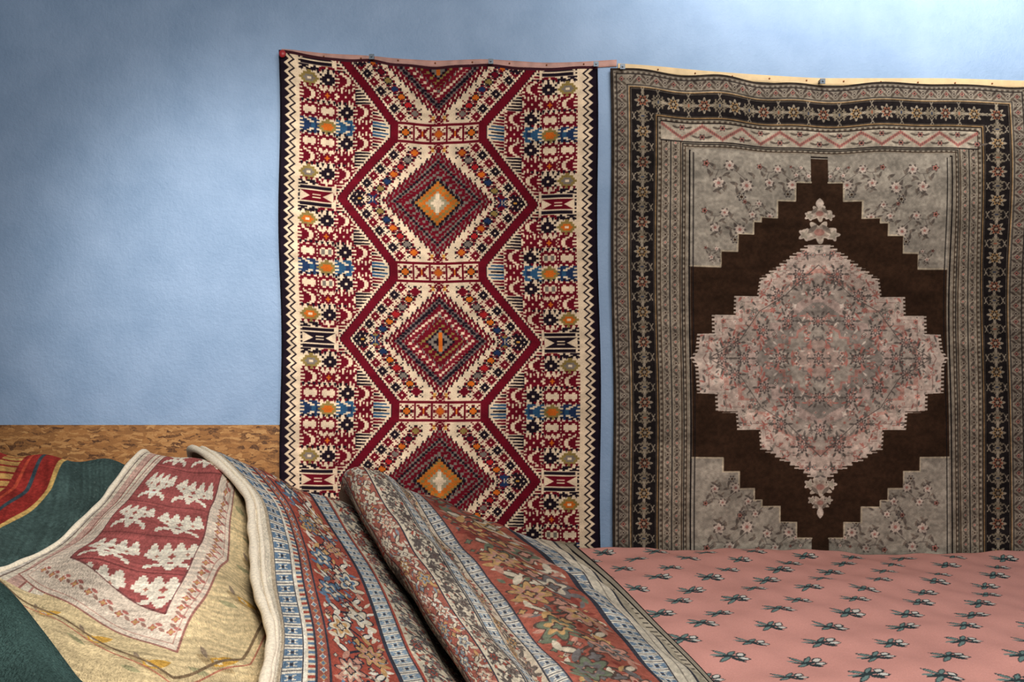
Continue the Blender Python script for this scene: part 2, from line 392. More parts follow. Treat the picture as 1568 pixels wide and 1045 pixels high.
def f_main(x,y,n,h):
    if n%2==0:
        R.flower(x,y,12.5,8,MB,D,None); R.flower(x,y,8,6,TAN if n%4 else (140,88,66),D,MB)
        for s in(-1,1):
            px,py=(x,y+s*15) if not h else (x+s*15,y)
            a=1.57 if not h else 0
            R.leaf(px,py,5,1.4,a+.5*s,MB); R.leaf(px,py,5,1.4,a-.5*s,MB)
    else:
        R.stamp('fig',x,y,19,19,((118,107,90),BL if n%3 else (140,82,60),None),ang=0 if not h else 1.57)
        for s in (-1,1): R.stamp('hook',x+(0 if h else s*13),y+(s*13 if h else 0),6,11,(MB,G,None))
run(47.5,23,f_main)
def f_in(x,y,n,h):
    R.flower(x,y,4.8,5,(92,80,70),G2,PK_ if n%2 else BR)
    dx,dy=((6,0) if h else (0,6)); R.leaf(x+dx,y+dy,4.5,1.8,.8 if n%2 else -.8,(84,74,66))
run(82,12,f_in); run(96,11,f_in)
R.rect(1010,183,1492,211,(164,152,134))
n=0; x=1012
while x<1490:
    a,b_=(187,207) if n%2==0 else (207,187)
    x2=x+30
    R.line([(x,a),(x2,b_)],4.5,(156,98,88),q=2); R.line([(x,a),(x2,b_)],1.2,(104,80,74),q=2)
    yy=190 if b_>200 else 204
    R.flower(x2,yy,6.5,6,(74,66,62),PK_,D,sy=.8)
    R.leaf(x2-10,yy,6,1.8,.3,(94,84,74)); R.leaf(x2+10,yy,6,1.8,-.3,(94,84,74))
    x=x2; n+=1
R.line([(1010,183),(1494,183)],1.8,D); R.line([(1010,212),(1494,212)],1.8,D)
fx0,fx1,fy0=1055,1447,228
R.rect(fx0,fy0,fx1,880,BR)
SP=(150,141,127)
stepT=[(1055,222),(1055,405),(1101,405),(1101,380),(1126,380),(1126,352),(1150,352),(1150,332),(1162,332),(1162,324),(1188,324),(1188,296),(1215,296),(1215,266),(1238,266),(1238,222)]
stepB=[(1055,880),(1055,699),(1101,699),(1101,720),(1126,720),(1126,746),(1150,746),(1150,764),(1162,764),(1162,774),(1190,774),(1190,798),(1215,798),(1215,822),(1238,822),(1238,880)]
mir=lambda pts:[(2*rcx-x,y) for x,y in pts]
clip=np.zeros((R.H,R.W),bool)
for pts in (stepT,mir(stepT),stepB,mir(stepB)):
    m=R.poly(pts,SP,ret=True); clip|=m
R.a[clip]=SP
for pts in (stepT,mir(stepT),stepB,mir(stepB)): R.line(pts[1:-1],2.4,(178,164,140))
DK=(104,95,87)
def blossom(x,y,r_,n=6):
    R.flower(x,y,r_,n,(92,82,76),PALE,None,clip); R.flower(x,y,r_*.8,n,PALE,(176,158,144),(150,104,94),clip,ph=.4)
def spray(x,y,sx,sy,s=1.0):
    def p(a,b): return (x+sx*a*s,y+sy*b*s)
    R.line([p(0,0),p(10,8),p(20,8),p(30,2),p(44,14)],1.1,DK,clip); R.line([p(16,8),p(12,18),p(16,28),p(24,38)],1.1,DK,clip)
    R.line([p(44,14),p(54,22),p(52,34),p(46,44)],1.1,DK,clip)
    for a,b,an in ((8,2,.6),(38,4,1),(22,30,.8),(46,22,1.2),(4,12,1.1),(60,12,.4),(26,14,-.5),(36,26,.2),(40,36,1.4),(14,36,-.4)):
        X0,Y0=p(a,b); R.leaf(X0,Y0,6*s,2.2*s,an*sx*sy,(96,87,79),clip); R.leaf(X0+3*sx,Y0+3*sy,4.5*s,1.6*s,(an+1.1)*sx*sy,(118,106,94),clip)
    X0,Y0=p(30,2); blossom(X0,Y0,8*s); X0,Y0=p(16,26); blossom(X0,Y0,9*s,5); X0,Y0=p(53,28); blossom(X0,Y0,10*s,8)
    X0,Y0=p(0,0); R.flower(X0,Y0,6*s,5,(88,78,72),PK_,BR,clip); X0,Y0=p(46,44); R.flower(X0,Y0,6.5*s,6,(64,58,58),G2,BR,clip)
for sx,ox in ((1,1070),(-1,2*rcx-1070)):
    for (dx,dy,s) in ((8,16,1.15),(90,16,.95),(6,90,1.0),(66,74,.75),(8,148,.55),(138,14,.5)): spray(ox+sx*dx,228+dy,sx,1,s)
    for (dx,dy,s) in ((8,-6,1.15),(86,-4,.9),(6,-74,.85),(58,-56,.8),(136,-8,.5)): spray(ox+sx*dx,842+dy,sx,-1,s)
for xx in (1059,1443): R.line([(xx,228),(xx,880)],1.4,D)
tab=[(366,14),(374,24),(380,32),(386,40),(392,47),(398,55),(404,63),(410,71),(416,79),(422,88),(451,92),(452,126),(481,127),(482,160),(509,160),(510,182),(536,185),(548,193),(560,186),(600,184),(601,158),(628,157),(629,127),(655,125),(656,92),(680,90),(687,76),(693,66),(699,56),(705,44),(711,34),(718,22),(728,10),(732,0)]
ty_=np.array([t[0] for t in tab]); tw=np.array([t[1] for t in tab],float); cy=548
def hw(yy): return np.where((yy<366)|(yy>732),-1,np.interp(yy,ty_,tw))
def inside(f):
    yy=(Y-cy)/f+cy; yq=np.where((yy<424)|(yy>682),np.floor(yy/4)*4,yy)
    return np.abs(X-rcx)<f*hw(yq)
M1=inside(1.0); serr=((Y//3)%2<1)
R.a[inside(1.025)&serr]=PALE
R.a[M1]=(194,175,160)
for f,c in ((.93,(150,124,113)),(.92,(192,171,156)),(.80,(176,136,122)),(.76,(166,152,139)),(.60,(146,136,125)),(.59,(178,156,144)),(.50,(140,130,120)),(.36,(166,122,110)),(.33,(158,147,134)),(.2,(126,117,109)),(.18,(168,146,133))): R.a[inside(f)]=c
rr=random.Random(11); cl=M1
pc=[(174,112,100),(110,102,95),(198,182,166),(156,98,88),(94,87,81),(130,121,111),(204,189,174),(156,144,130),(178,120,106)]
for i in range(420):
    a=rr.uniform(0,187); bb=rr.uniform(0,180)
    c1,c2,c3=rr.choice(pc),rr.choice(pc),rr.choice(pc); rad=rr.uniform(2.4,5.2); nn=rr.choice((4,5,6,8)); ph=rr.uniform(0,3); an=rr.uniform(-1.5,1.5); kind=rr.random()
    for sx in(-1,1):
        for sy in(-1,1):
            x,y=rcx+sx*a,cy+sy*bb
            if kind<.45: R.flower(x,y,rad,nn,c1,c2,c3,cl,ph*sx)
            else: R.leaf(x,y,rad*1.3,rad*.35,an*sx*sy,c1,cl); R.leaf(x+sx*3,y+sy*4,rad,rad*.3,(an+1)*sx*sy,c2,cl)
for (a,bb) in ((0,0),(0,60),(0,110),(60,0),(115,0),(150,0),(45,60),(85,45),(60,100),(130,25),(28,135)):
    for sx in(-1,1):
        for sy in(-1,1):
            R.flower(rcx+sx*a,cy+sy*bb,10,8,(84,77,73),(186,160,147),(124,86,78),cl); R.flower(rcx+sx*a,cy+sy*bb,5,6,(120,110,102),(170,112,100),None,cl)
            for t in range(6): R.leaf(rcx+sx*a+14*math.cos(t*1.047),cy+sy*bb+14*math.sin(t*1.047),4.5,1.8,t*1.047,(100,91,84),cl)
for s1,s2 in ((-1,-1),(1,-1),(-1,1),(1,1)):
    R.line([(rcx+s1*170,cy),(rcx+s1*120,cy+s2*30),(rcx+s1*90,cy+s2*75),(rcx+s1*50,cy+s2*100),(rcx,cy+s2*150)],1.3,(98,88,82),cl)
for y,rad in ((346,26),(316,19),(744,21),(768,16)):
    s=1 if y<500 else -1
    R.flower(rcx,y,rad,7,(188,172,154),(164,146,130),(150,110,98),ph=.3,sy=.72)
    for sx in (-1,1):
        R.flower(rcx+sx*rad*.8,y+4*s,rad*.42,5,PALE,G2); R.leaf(rcx+sx*rad*.4,y-5*s,rad*.4,rad*.14,.8*sx*s,(120,108,96))
R.leaf(rcx,300,9,6,1.57,PALE); R.leaf(rcx,783,9,5,1.57,PALE)
R.noise(.08,40,60,5); R.noise(.10,12,90,6); R.noise(.14,180,220,8)
pc_=R.out(); H,W=pc_.shape[:2]; us=np.linspace(0,1,W); vs=np.linspace(0,1,H)
sagu=[936,1000,1070,1150,1250,1350,1450,1568]; sag=smooth(np.interp(np.linspace(936,1568,W),sagu,[-2,5,13,19,25,24,23,28]),61)
Yc=108+vs*764
U=(934+5*vs+1.5*np.sin(vs*12))[:,None]*(1-us)+(1566+1*vs+2*np.sin(vs*9))[:,None]*us
V=Yc[:,None]+sag[None,:]*np.clip(1-(Yc-108)/460,0,1)[:,None]
V=V+2*np.sin(U*.05)*np.clip(1-(Yc-108)/150,0,1)[:,None]
hang=(1-.6*vs)[:,None]
PR=np.stack([wall_x(U),-.042-.018*np.sin(U*.024+.5)*hang-.007*np.sin(U*.06-V*.012)*hang-.007*np.sin(V*.02+1+U*.005)*hang,wall_z(V)],-1)
sheet('persian_wall_rug',PR,pc_,.008,rugm,backcol=(90,80,70),fuzz=.0004)

# ================================================================== BATTENS + CLIPS
woodm=plain_mat('batten_wood',(206,176,130),.6,scale=30,var=.12)
pinkw=plain_mat('batten_pinkish_wood',(178,132,118),.6,scale=30,var=.2)
def batten(name,pts,w,mat):
    us=np.linspace(pts[0][0],pts[-1][0],80); v=np.interp(us,[p[0] for p in pts],[p[1] for p in pts]); v=smooth(v,9)
    ring=[(-.5*w,-.0005),(-.5*w,-.007),(-.3*w,-.009),(.3*w,-.009),(.5*w,-.007),(.5*w,-.0005)]
    P=np.array([[ (wall_x(u),r[1],wall_z(a+r[0])) for r in ring] for u,a in zip(us,v)])
    n,m=P.shape[:2]; q=[]
    for i in range(n-1):
        for j in range(m):
            j2=(j+1)%m; q.append((i*m+j,i*m+j2,(i+1)*m+j2,(i+1)*m+j))
    for b0 in (0,(n-1)*m): q.append((b0,b0+1,b0+4,b0+5)); q.append((b0+1,b0+2,b0+3,b0+4))
    return raw_mesh(name,P.reshape(-1,3),q,None,mat,smooth=False)
batten('wooden_batten',[(432,80),(500,88),(570,91),(600,95),(670,99),(740,96),(790,99),(830,102),(880,101),(944,97)],10,pinkw)
batten('wooden_batten',[(946,103),(1000,107),(1070,114),(1150,120),(1250,126),(1350,126),(1450,126),(1570,130)],11,woodm)
steel=plain_mat('clip_steel',(84,92,100),.45,.6)
bm=bmesh.new()
for (u,v) in ((572,93),(752,100),(911,104),(951,108),(1253,130)):
    T=Matrix.Translation((wall_x(u),-.056,wall_z(v)))
    bmesh.ops.create_cube(bm,size=1,matrix=T@Matrix.Diagonal((.020,.005,.020,1)))
    bmesh.ops.create_cube(bm,size=1,matrix=T@Matrix.Translation((0,.020,.006))@Matrix.Diagonal((.012,.040,.010,1)))
    bmesh.ops.create_cone(bm,segments=12,radius1=.004,radius2=.003,depth=.008,cap_ends=True,matrix=T@Matrix.Translation((0,-.005,0))@Matrix.Rotation(math.pi/2,4,'X'))
me=bpy.data.meshes.new('metal_clips'); bm.to_mesh(me); bm.free(); me.materials.append(steel)
scn.collection.objects.link(bpy.data.objects.new('metal_clips',me))
bm=bmesh.new()
for i in range(0,60,3):
    u=440+i*18.9
    if 905<u<955 : continue
    vv=np.interp(u,[432,500,570,670,740,830,904],[80,88,91,98,96,101,99]) if u<930 else np.interp(u,[946,1000,1070,1150,1250,1578],[103,107,114,120,125,130])
    bmesh.ops.create_uvsphere(bm,u_segments=10,v_segments=6,radius=.0035,matrix=Matrix.Translation((wall_x(u),-.0115,wall_z(vv))))
me=bpy.data.meshes.new('nails'); bm.to_mesh(me); bm.free(); me.materials.append(plain_mat('nail_brass',(150,90,50),.4,.5))
scn.collection.objects.link(bpy.data.objects.new('upholstery_nails',me))
bm=bmesh.new(); bmesh.ops.create_uvsphere(bm,u_segments=14,v_segments=10,radius=.014,matrix=Matrix.Translation((wall_x(437),-.052,wall_z(88)))@Matrix.Diagonal((1,.6,1.1,1)))
bmesh.ops.create_cone(bm,segments=10,radius1=.005,radius2=.005,depth=.045,cap_ends=True,matrix=Matrix.Translation((wall_x(437),-.026,wall_z(88)))@Matrix.Rotation(math.pi/2,4,'X'))
me=bpy.data.meshes.new('red_push_pin'); bm.to_mesh(me); bm.free(); me.materials.append(plain_mat('pin_red',(150,26,32),.4))
scn.collection.objects.link(bpy.data.objects.new('red_push_pin',me))

# ================================================================== BED
bed=bpy.data.objects.new('bed',None); scn.collection.objects.link(bed)
framem=plain_mat('bed_frame_wood',(120,85,60),.6)
box('bed_frame',-1.95,2.45,-2.8,-.09,.12,.26,framem,bed,.01)
for i,(x,y) in enumerate(((-1.85,-2.7),(2.35,-2.7),(-1.85,-.19),(2.35,-.19))): box('leg_%d'%(i+1),x-.05,x+.05,y-.05,y+.05,0,.13,framem,bed,.008)
matm=plain_mat('mattress_ticking',(200,190,180),.9)
box('mattress',-1.92,2.42,-2.78,-.10,.25,.465,matm,bed,.05)
xs=np.r_[np.linspace(-1.98,-.15,70)[:-1],np.arange(-.15,2.3,.0034),np.linspace(2.3,2.5,12)]
ys=np.r_[np.arange(-.075,-1.95,-.0040),np.linspace(-1.95,-2.85,50)]
XX,YY=np.meshgrid(xs,ys)
col=np.empty(XX.shape+(3,),np.float32); col[:]=(220,157,144)
def bl_leaf(cx,cy,Lx,w,ang,c):
    j=np.where((xs>cx-Lx-.01)&(xs<cx+Lx+.01))[0]; i=np.where((ys>cy-Lx-.01)&(ys<cy+Lx+.01))[0]
    if len(i)<2 or len(j)<2: return
    sl=(slice(i[0],i[-1]+1),slice(j[0],j[-1]+1)); x=XX[sl]-cx; y=YY[sl]-cy
    a=(x*math.cos(ang)+y*math.sin(ang))/Lx; b=(-x*math.sin(ang)+y*math.cos(ang))/w
    m=(np.abs(a)<1)&(np.abs(b)<1-a*a); col[sl][m]=c
ink=(56,66,68); wh=(220,212,200); tl=(116,138,132)
def sprig(x,y,f,k=1.0):
    def L_(a,b,l,w,an,c): bl_leaf(x+f*a*k,y+b*k,l*k,w*k,f*an,c)
    L_(0,0,.046,.0085,.2,ink); L_(-.020,.022,.028,.009,-.8,ink); L_(-.014,-.022,.030,.009,.85,ink)
    L_(.010,.024,.026,.009,1.0,ink); L_(.020,-.020,.024,.009,-.6,ink)
    L_(-.034,.004,.018,.006,0,tl); L_(-.020,.022,.021,.0058,-.8,tl); L_(-.014,-.022,.022,.0058,.85,tl); L_(.010,.024,.019,.0055,1.0,tl)
    L_(.034,.018,.018,.014,.9,ink); L_(.034,.018,.013,.009,.9,wh)
    L_(.038,-.008,.018,.013,-.2,ink); L_(.038,-.008,.013,.008,-.2,wh)
rows=0; y=-.12
while y>-2.0:
    x=-.4+(rows%2)*.095+rows*.013
    while x<2.4:
        sprig(x+random.uniform(-.010,.010),y+random.uniform(-.010,.010)-.03*x,1,random.uniform(.86,1.02)); x+=.19
    y-=.14; rows+=1
Z=.502-.008*(XX) +.006*np.sin(XX*3.1+YY*2.2)+.004*np.sin(XX*7-YY*9)+.0034*np.sin(XX*17+YY*6)+.0030*np.sin(YY*23-XX*8)+.0018*np.sin(XX*41+YY*19)
edge=np.minimum(np.minimum(XX+1.98,2.5-XX),np.minimum(YY+2.85,9))
Z-=.35*np.clip(1-edge/.045,0,1)**2
bedm=rug_material('cotton_bedspread',.35,260,.12)
sheet('bedspread',np.stack([XX,YY,Z],-1),col,.012,bedm,bed,fuzz=.00025)

# ================================================================== DRAPED RUGS
def band_floral(C,x0,x1,y0,y1,period,bg,cs,clip=None,seed=0,outline=(50,50,60)):
    C.rect(x0,y0,x1,y1,bg,clip); w=x1-x0; xm=(x0+x1)/2; r=random.Random(seed); y=y0; n=0
    yy=np.arange(y0,y1,4); pts=[(xm+math.sin(v/period*math.pi)*w*.28,v) for v in yy]; C.line(pts,w*.04,outline,clip)
    while y<y1:
        for t in range(12):
            C.leaf(x0+r.uniform(.06,.94)*w,y+r.uniform(0,1)*period,w*r.uniform(.06,.10),w*.03,r.uniform(-1.5,1.5),r.choice(cs),clip)
            C.flower(x0+r.uniform(.06,.94)*w,y+r.uniform(0,1)*period,w*r.uniform(.035,.06),4,outline,r.choice(cs),None,clip)
        s=1 if n%2 else -1; c1,c2,c3=r.sample(cs,3); x=xm+s*w*.2; k=r.choice((5,6,8))
        C.flower(x,y,w*.26,k,outline,None,None,clip,ph=n); C.flower(x,y,w*.23,k,c1,c2,c3,clip,ph=n); C.flower(x,y,w*.09,4,outline,c1,None,clip)
        C.leaf(xm-s*w*.25,y,w*.14,w*.06,.7*s,outline,clip); C.leaf(xm-s*w*.25,y,w*.11,w*.038,.7*s,cs[0],clip)
        C.leaf(xm-s*w*.22,y+period*.3,w*.12,w*.045,-.9*s,c2,clip)
        C.leaf(xm-s*w*.33,y-period*.3,w*.10,w*.04,1.5,c3,clip); C.leaf(xm+s*w*.38,y+period*.42,w*.10,w*.04,.3,c1,clip)
        C.flower(xm-s*w*.05,y+period*.5,w*.11,4,outline,c2,None,clip)
        y+=period; n+=1
def band_squares(C,x0,x1,y0,y1,period,a,b_,dk):
    C.rect(x0,y0,x1,y1,b_); y=y0; n=0
    while y<y1:
        C.rect(x0+2,y,x1-2,y+period*.58,a); C.stamp('x',(x0+x1)/2,y+period*.29,(x1-x0)*.5,period*.4,(b_,dk,None))
        C.rect(x0,y+period*.75,x1,y+period*.82,dk); y+=period; n+=1
    C.rect(x0,y0,x0+1.6,y1,dk); C.rect(x1-1.6,y0,x1,y1,dk)
CR=(218,203,178); RD=(166,80,66); BLU=(98,124,148); NV=(58,60,70); GO=(198,156,104); PKK=(198,146,126); GRN=(114,122,100); WH=(230,220,202)
wr=rug_material('wool_pile_rug',.9,330,.28,.006)

ctrlA=[
[(292,684,2.55),(335,694,2.60),(395,722,2.70),(450,745,2.82),(510,765,2.98),(575,800,3.15)],
[(372,745,2.30),(400,752,2.35),(440,775,2.45),(490,800,2.58),(545,820,2.75),(610,850,2.90)],
[(386,810,2.10),(420,815,2.15),(465,835,2.25),(520,855,2.38),(580,875,2.50),(650,920,2.65)],
[(392,890,1.87),(428,890,1.92),(480,900,2.00),(545,915,2.12),(610,935,2.25),(690,980,2.40)],
[(415,970,1.68),(440,970,1.73),(498,975,1.80),(565,985,1.90),(640,1000,2.05),(720,1040,2.20)],
[(400,1060,1.52),(432,1060,1.56),(505,1065,1.62),(590,1070,1.72),(680,1075,1.88),(770,1100,2.00)]]
A=Canvas(0,0,300,560,1.5,CR)
A.rect(0,0,50,560,(230,217,194)); A.rect(20,0,23,560,(146,126,106)); A.rect(44,0,52,560,(192,174,148))
band_squares(A,53,88,0,560,17,BLU,WH,NV)
A.rect(88,0,93,560,WH)
for i in range(80): A.rect(94,i*7,103,i*7+4,BLU if i%2 else RD)
A.rect(103,0,106,560,NV); A.rect(106,0,120,560,(160,94,80))
for i in range(56): A.flower(113,i*10+4,4.5,4,WH if i%2 else GO,BLU,None)
A.rect(120,0,123,560,NV)
band_floral(A,123,200,0,560,32,RD,[WH,BLU,GO,PKK,CR,CR],seed=2)
A.rect(200,0,203,560,NV); band_squares(A,203,226,0,560,13,(130,150,166),WH,NV)
A.rect(226,0,229,560,RD)
band_floral(A,229,268,0,560,22,(206,194,170),[(100,94,88),RD,(128,126,122),(160,96,82)],seed=3)
band_floral(A,268,300,0,560,20,(120,108,98),[CR,RD,(160,150,130)],seed=5)
A.fade(.05,(160,140,122)); A.noise(.1,10,18,3); A.noise(.12,120,300,4)
ca=A.out(); PA=drape(ctrlA,ca.shape[0],ca.shape[1],.0038,3)
oA=sheet('draped_persian_rug',PA,ca,.010,wr,backcol=(150,130,110),log=True,fuzz=.0005)
def hem(name,pts,rad,mat,parent):
    cu=bpy.data.curves.new(name,'CURVE'); cu.dimensions='3D'; cu.bevel_depth=rad; cu.bevel_resolution=3
    sp=cu.splines.new('POLY'); sp.points.add(len(pts)-1)
    for i,(p,q) in enumerate(zip(sp.points,pts)): p.co=(*q,1); p.radius=1+.12*math.sin(i*.9)
    o=bpy.data.objects.new(name,cu); scn.collection.objects.link(o); cu.materials.append(mat); o.parent=parent
hemm=plain_mat('cream_selvedge',(230,216,192),.95,scale=220,var=.18,bump=.6)
hem('selvedge',PA[::8,0]-np.array([0,0,.004]),.009,hemm,oA)
hem('selvedge_fold',PA[::8,34]+np.array([0,0,.001]),.005,hemm,oA)

ctrlB=[
[(540,770,3.14),(523,747,3.06),(532,724,3.00),(562,718,3.02),(598,732,3.08),(618,746,3.13),(660,762,3.28),(720,790,3.48),(800,820,3.72),(866,836,3.88)],
[(585,830,2.90),(560,806,2.80),(567,786,2.76),(602,780,2.78),(644,798,2.84),(666,818,2.90),(722,817,2.99),(795,840,3.14),(870,864,3.26),(925,889,3.32)],
[(640,915,2.52),(612,885,2.44),(620,866,2.40),(658,860,2.41),(702,880,2.46),(728,902,2.51),(790,893,2.57),(864,910,2.68),(935,930,2.76),(990,957,2.79)],
[(700,1010,2.24),(670,978,2.15),(678,960,2.11),(716,953,2.12),(764,972,2.17),(792,996,2.22),(860,980,2.28),(932,990,2.36),(1000,1003,2.43),(1050,1018,2.46)],
[(760,1105,2.00),(728,1072,1.91),(736,1056,1.88),(778,1048,1.89),(830,1066,1.94),(856,1088,1.98),(932,1074,2.04),(1002,1076,2.10),(1062,1078,2.16),(1108,1080,2.19)]]
B=Canvas(0,0,360,570,1.5,CR)
band_floral(B,0,62,0,570,26,(196,182,160),[(108,98,90),RD,(140,130,120),(170,106,92)],seed=8,outline=(84,76,74))
band_floral(B,62,112,0,570,24,(168,98,84),[CR,PKK,GO,(140,148,154),WH,CR],seed=9,outline=(84,66,64)); B.rect(60,0,62,570,NV); B.rect(110,0,112,570,NV)
band_floral(B,113,145,0,570,18,(218,204,180),[(96,86,82),RD,(136,126,116),(106,96,90)],seed=10,outline=(76,68,66))
B.rect(143,0,145,570,NV); band_squares(B,146,164,0,570,11,(138,152,162),WH,NV)
band_floral(B,164,206,0,570,18,(208,191,167),[(108,98,90),RD,GO,(146,126,114),(174,98,84)],seed=12,outline=(84,74,70))
band_squares(B,206,222,0,570,10,(134,144,154),WH,NV)
band_floral(B,222,300,0,570,30,(168,92,76),[CR,GRN,GO,(118,112,110),PKK,(140,66,58)],seed=13,outline=(84,68,62))
B.rect(300,0,303,570,NV); band_squares(B,303,326,0,570,12,(112,134,154),WH,NV)
B.rect(326,0,348,570,(224,212,190)); B.rect(336,0,338,570,(160,150,134)); B.rect(348,0,351,570,NV); B.rect(351,0,360,570,(190,178,154))
B.fade(.06,(160,140,124)); B.noise(.12,8,18,4); B.noise(.12,140,280,5)
cb=B.out(); PB=drape(ctrlB,cb.shape[0],cb.shape[1],.0038,8)
oB=sheet('folded_persian_rug',PB,cb,.009,wr,backcol=(150,130,110),log=True,fuzz=.0005)
ctrlF=[[(770,838,3.80),(830,840,3.86),(884,842,3.88)],[(850,885,3.28),(900,888,3.33),(942,893,3.34)],[(925,950,2.80),(972,957,2.82),(1010,964,2.81)],[(990,1015,2.45),(1035,1022,2.48),(1070,1028,2.47)],[(1050,1080,2.17),(1095,1086,2.19),(1128,1092,2.18)]]
Fc=Canvas(0,0,120,570,1.4,CR)
band_floral(Fc,0,70,0,570,30,(200,186,160),[(50,50,56),BLU,(120,110,98)],seed=21); Fc.rect(70,0,74,570,NV); Fc.rect(74,0,100,570,(206,192,168))
for i in range(60): Fc.rect(78,i*10,96,i*10+3,(96,88,80))
Fc.rect(100,0,105,570,(40,38,42)); Fc.rect(105,0,120,570,(170,158,138)); Fc.rect(116,0,120,570,(46,42,42))
cf=Fc.out(); PF=drape(ctrlF,cf.shape[0],cf.shape[1],.0005,9)
PF[...,2]=np.maximum(PF[...,2],.506-.008*PF[...,0]+.014)
sheet('bordered_rug',PF,cf,.006,wr,backcol=(130,120,100),fuzz=.0003)

ctrlC=[
[(222,688,2.42),(260,698,2.42),(300,708,2.44),(345,726,2.50),(385,752,2.62),(425,790,2.85)],
[(175,745,2.22),(215,748,2.19),(260,752,2.15),(320,768,2.17),(385,802,2.26),(440,840,2.5)],
[(120,808,2.00),(168,808,1.94),(230,812,1.90),(310,826,1.94),(392,855,2.09),(450,890,2.3)],
[(32,862,1.80),(104,862,1.72),(200,870,1.66),(300,887,1.73),(400,915,1.92),(460,950,2.1)],
[(-30,888,1.68),(60,925,1.56),(170,950,1.52),(290,962,1.57),(415,985,1.76),(475,1020,1.95)],
[(-60,960,1.50),(40,1000,1.42),(160,1030,1.39),(290,1050,1.43),(410,1068,1.59),(480,1100,1.8)]]
ROSE=(166,88,84); BE=(220,196,150); CC=(226,211,188); IV=(238,225,204)
C=Canvas(0,0,500,700,1.15,BE)
C.rect(0,0,95,470,CC)
for a,b_,c in ((0,14,(216,204,188)),(14,18,(130,112,100)),(30,52,(204,166,150)),(52,56,(160,104,94)),(70,74,(178,130,118))): C.rect(a,0,b_,470,c)
rose=[(95,60),(310,60),(312,130),(300,320),(268,480),(100,392),(88,250)]
bord=[(80,40),(352,40),(356,130),(345,330),(285,545),(30,435),(60,300)]
C.poly(bord,(226,207,186)); mb=C.poly(bord,None,ret=True)
mr_=C.poly(rose,None,ret=True)
for t in np.linspace(0,1,19):
    for (xa,ya),(xb,yb) in (((333,50),(334,150)),((334,150),(322,330)),((322,330),(278,512)),((278,512),(62,412))):
        x=xa+(xb-xa)*t; y=ya+(yb-ya)*t
        if int(t*18+.5)%2==0: C.flower(x,y,6,4,(182,98,90),GO,None,mb); C.leaf(x+8,y-4,6,2.5,.5,(182,110,100),mb)
        else: C.leaf(x,y,6,2.5,.8,(160,120,106),mb)
C.line(bord+[bord[0]],3,(160,108,96)); C.line([(88,46),(344,46),(347,130),(337,328),(280,532),(44,430),(72,300),(88,46)],1.5,(190,146,130)); C.a[mr_]=ROSE
C.line(rose+[rose[0]],3,(122,74,72))
for iy,y in enumerate((104,190,275,360,438)):
    for ix,x in enumerate((148,252)):
        x=x+(iy%2)*4+ (6 if iy>3 else 0)
        C.stamp('hand',x,y,96,62,(IV,ROSE,None),clip=mr_)
        C.flower(x,y-2,7,4,(190,130,110),ROSE,None,mr_); C.flower(x-26,y-4,4,4,(190,130,110),None,None,mr_); C.flower(x+26,y-4,4,4,(190,130,110),None,None,mr_)
    C.line([(90,y+40),(312,y+40)],2.5,(126,66,64),mr_)
for (x,y,s) in ((385,100,.8),(392,180,1),(408,250,.8),(392,320,1),(430,380,.8),(365,430,1),(420,500,1),(330,560,1),(250,580,1.1),(180,545,1),(110,520,.9),(50,520,1),(60,650,1),(140,680,.9),(230,680,1),(320,640,.9),(400,620,1),(470,420,1)):
    C.leaf(x,y,26*s,9*s,.5,(190,164,120)); C.leaf(x+10,y-6,18*s,7*s,-.5,(208,160,74)); C.stamp('loz',x+2,y-2,20*s,15*s,((210,160,70),(228,208,170),(160,138,104)),ang=.5)
    C.leaf(x-20,y+12,14,4,.4,(168,160,120)); C.leaf(x-14,y-16,10,3,1.2,(150,130,108))
C.line([(0,470),(140,520),(280,590),(360,540),(430,360),(420,60)],4,(128,106,80)); C.line([(0,480),(140,531),(282,602),(370,548),(441,360),(431,60)],2.5,(186,120,96))
C.line([(0,600),(160,640),(300,660),(420,620),(500,500)],5,(116,98,80)); C.line([(0,612),(160,652),(300,672),(430,632),(500,520)],6,(154,110,92))
C.line([(0,624),(160,664),(300,684),(436,644),(500,540)],3,(190,160,120))
C.line([(0,700),(160,686),(330,690),(500,660)],22,(226,216,198))
C.fade(.03,(170,150,130)); C.noise(.08,14,20,7); C.noise(.12,3,260,8); C.noise(.12,190,260,9)
cc=C.out(); PC=drape(ctrlC,cc.shape[0],cc.shape[1],.0042,12)
oC=sheet('rose_kilim_rug',PC,cc,.008,wr,backcol=(180,160,130),log=True,fuzz=.0003)
hem('selvedge',PC[::8,0],.006,hemm,oC)

ctrlD=[
[(-160,690,2.25),(-40,690,2.32),(40,697,2.40),(110,703,2.46),(165,708,2.50),(230,720,2.62)],
[(-190,745,1.98),(-60,750,2.06),(30,755,2.14),(105,762,2.22),(160,772,2.28),(220,790,2.38)],
[(-200,815,1.78),(-80,820,1.84),(0,825,1.92),(80,832,2.00),(125,842,2.07),(180,860,2.15)],
[(-220,885,1.62),(-120,890,1.68),(-30,890,1.76),(40,892,1.86),(80,905,1.93),(130,925,1.98)]]
GR=(70,88,84)
Dc=Canvas(0,0,250,500,1.5,GR)
def gl(o): return [(150+o,60),(142+o,120),(128+o,190),(100+o,270),(60+o,350),(0+o,430)]
Dc.poly([(0,0),(150,0)]+gl(0)+[(0,500)],(146,50,44))
Dc.line(gl(0),5,(206,168,100)); Dc.line(gl(-22),4,(60,74,80)); Dc.line(gl(-50),18,(194,150,88)); Dc.line(gl(-78),4,(58,50,56)); Dc.line(gl(-98),9,(198,158,96))
for k in range(26):
    t=k/25; p=gl(-50); yv=60+t*370; xv=np.interp(yv,[q[1] for q in p],[q[0] for q in p]); Dc.line([(xv-13,yv+6),(xv+13,yv-2)],3.5,(146,50,44))
Dc.line(gl(-34),3,(190,80,58))
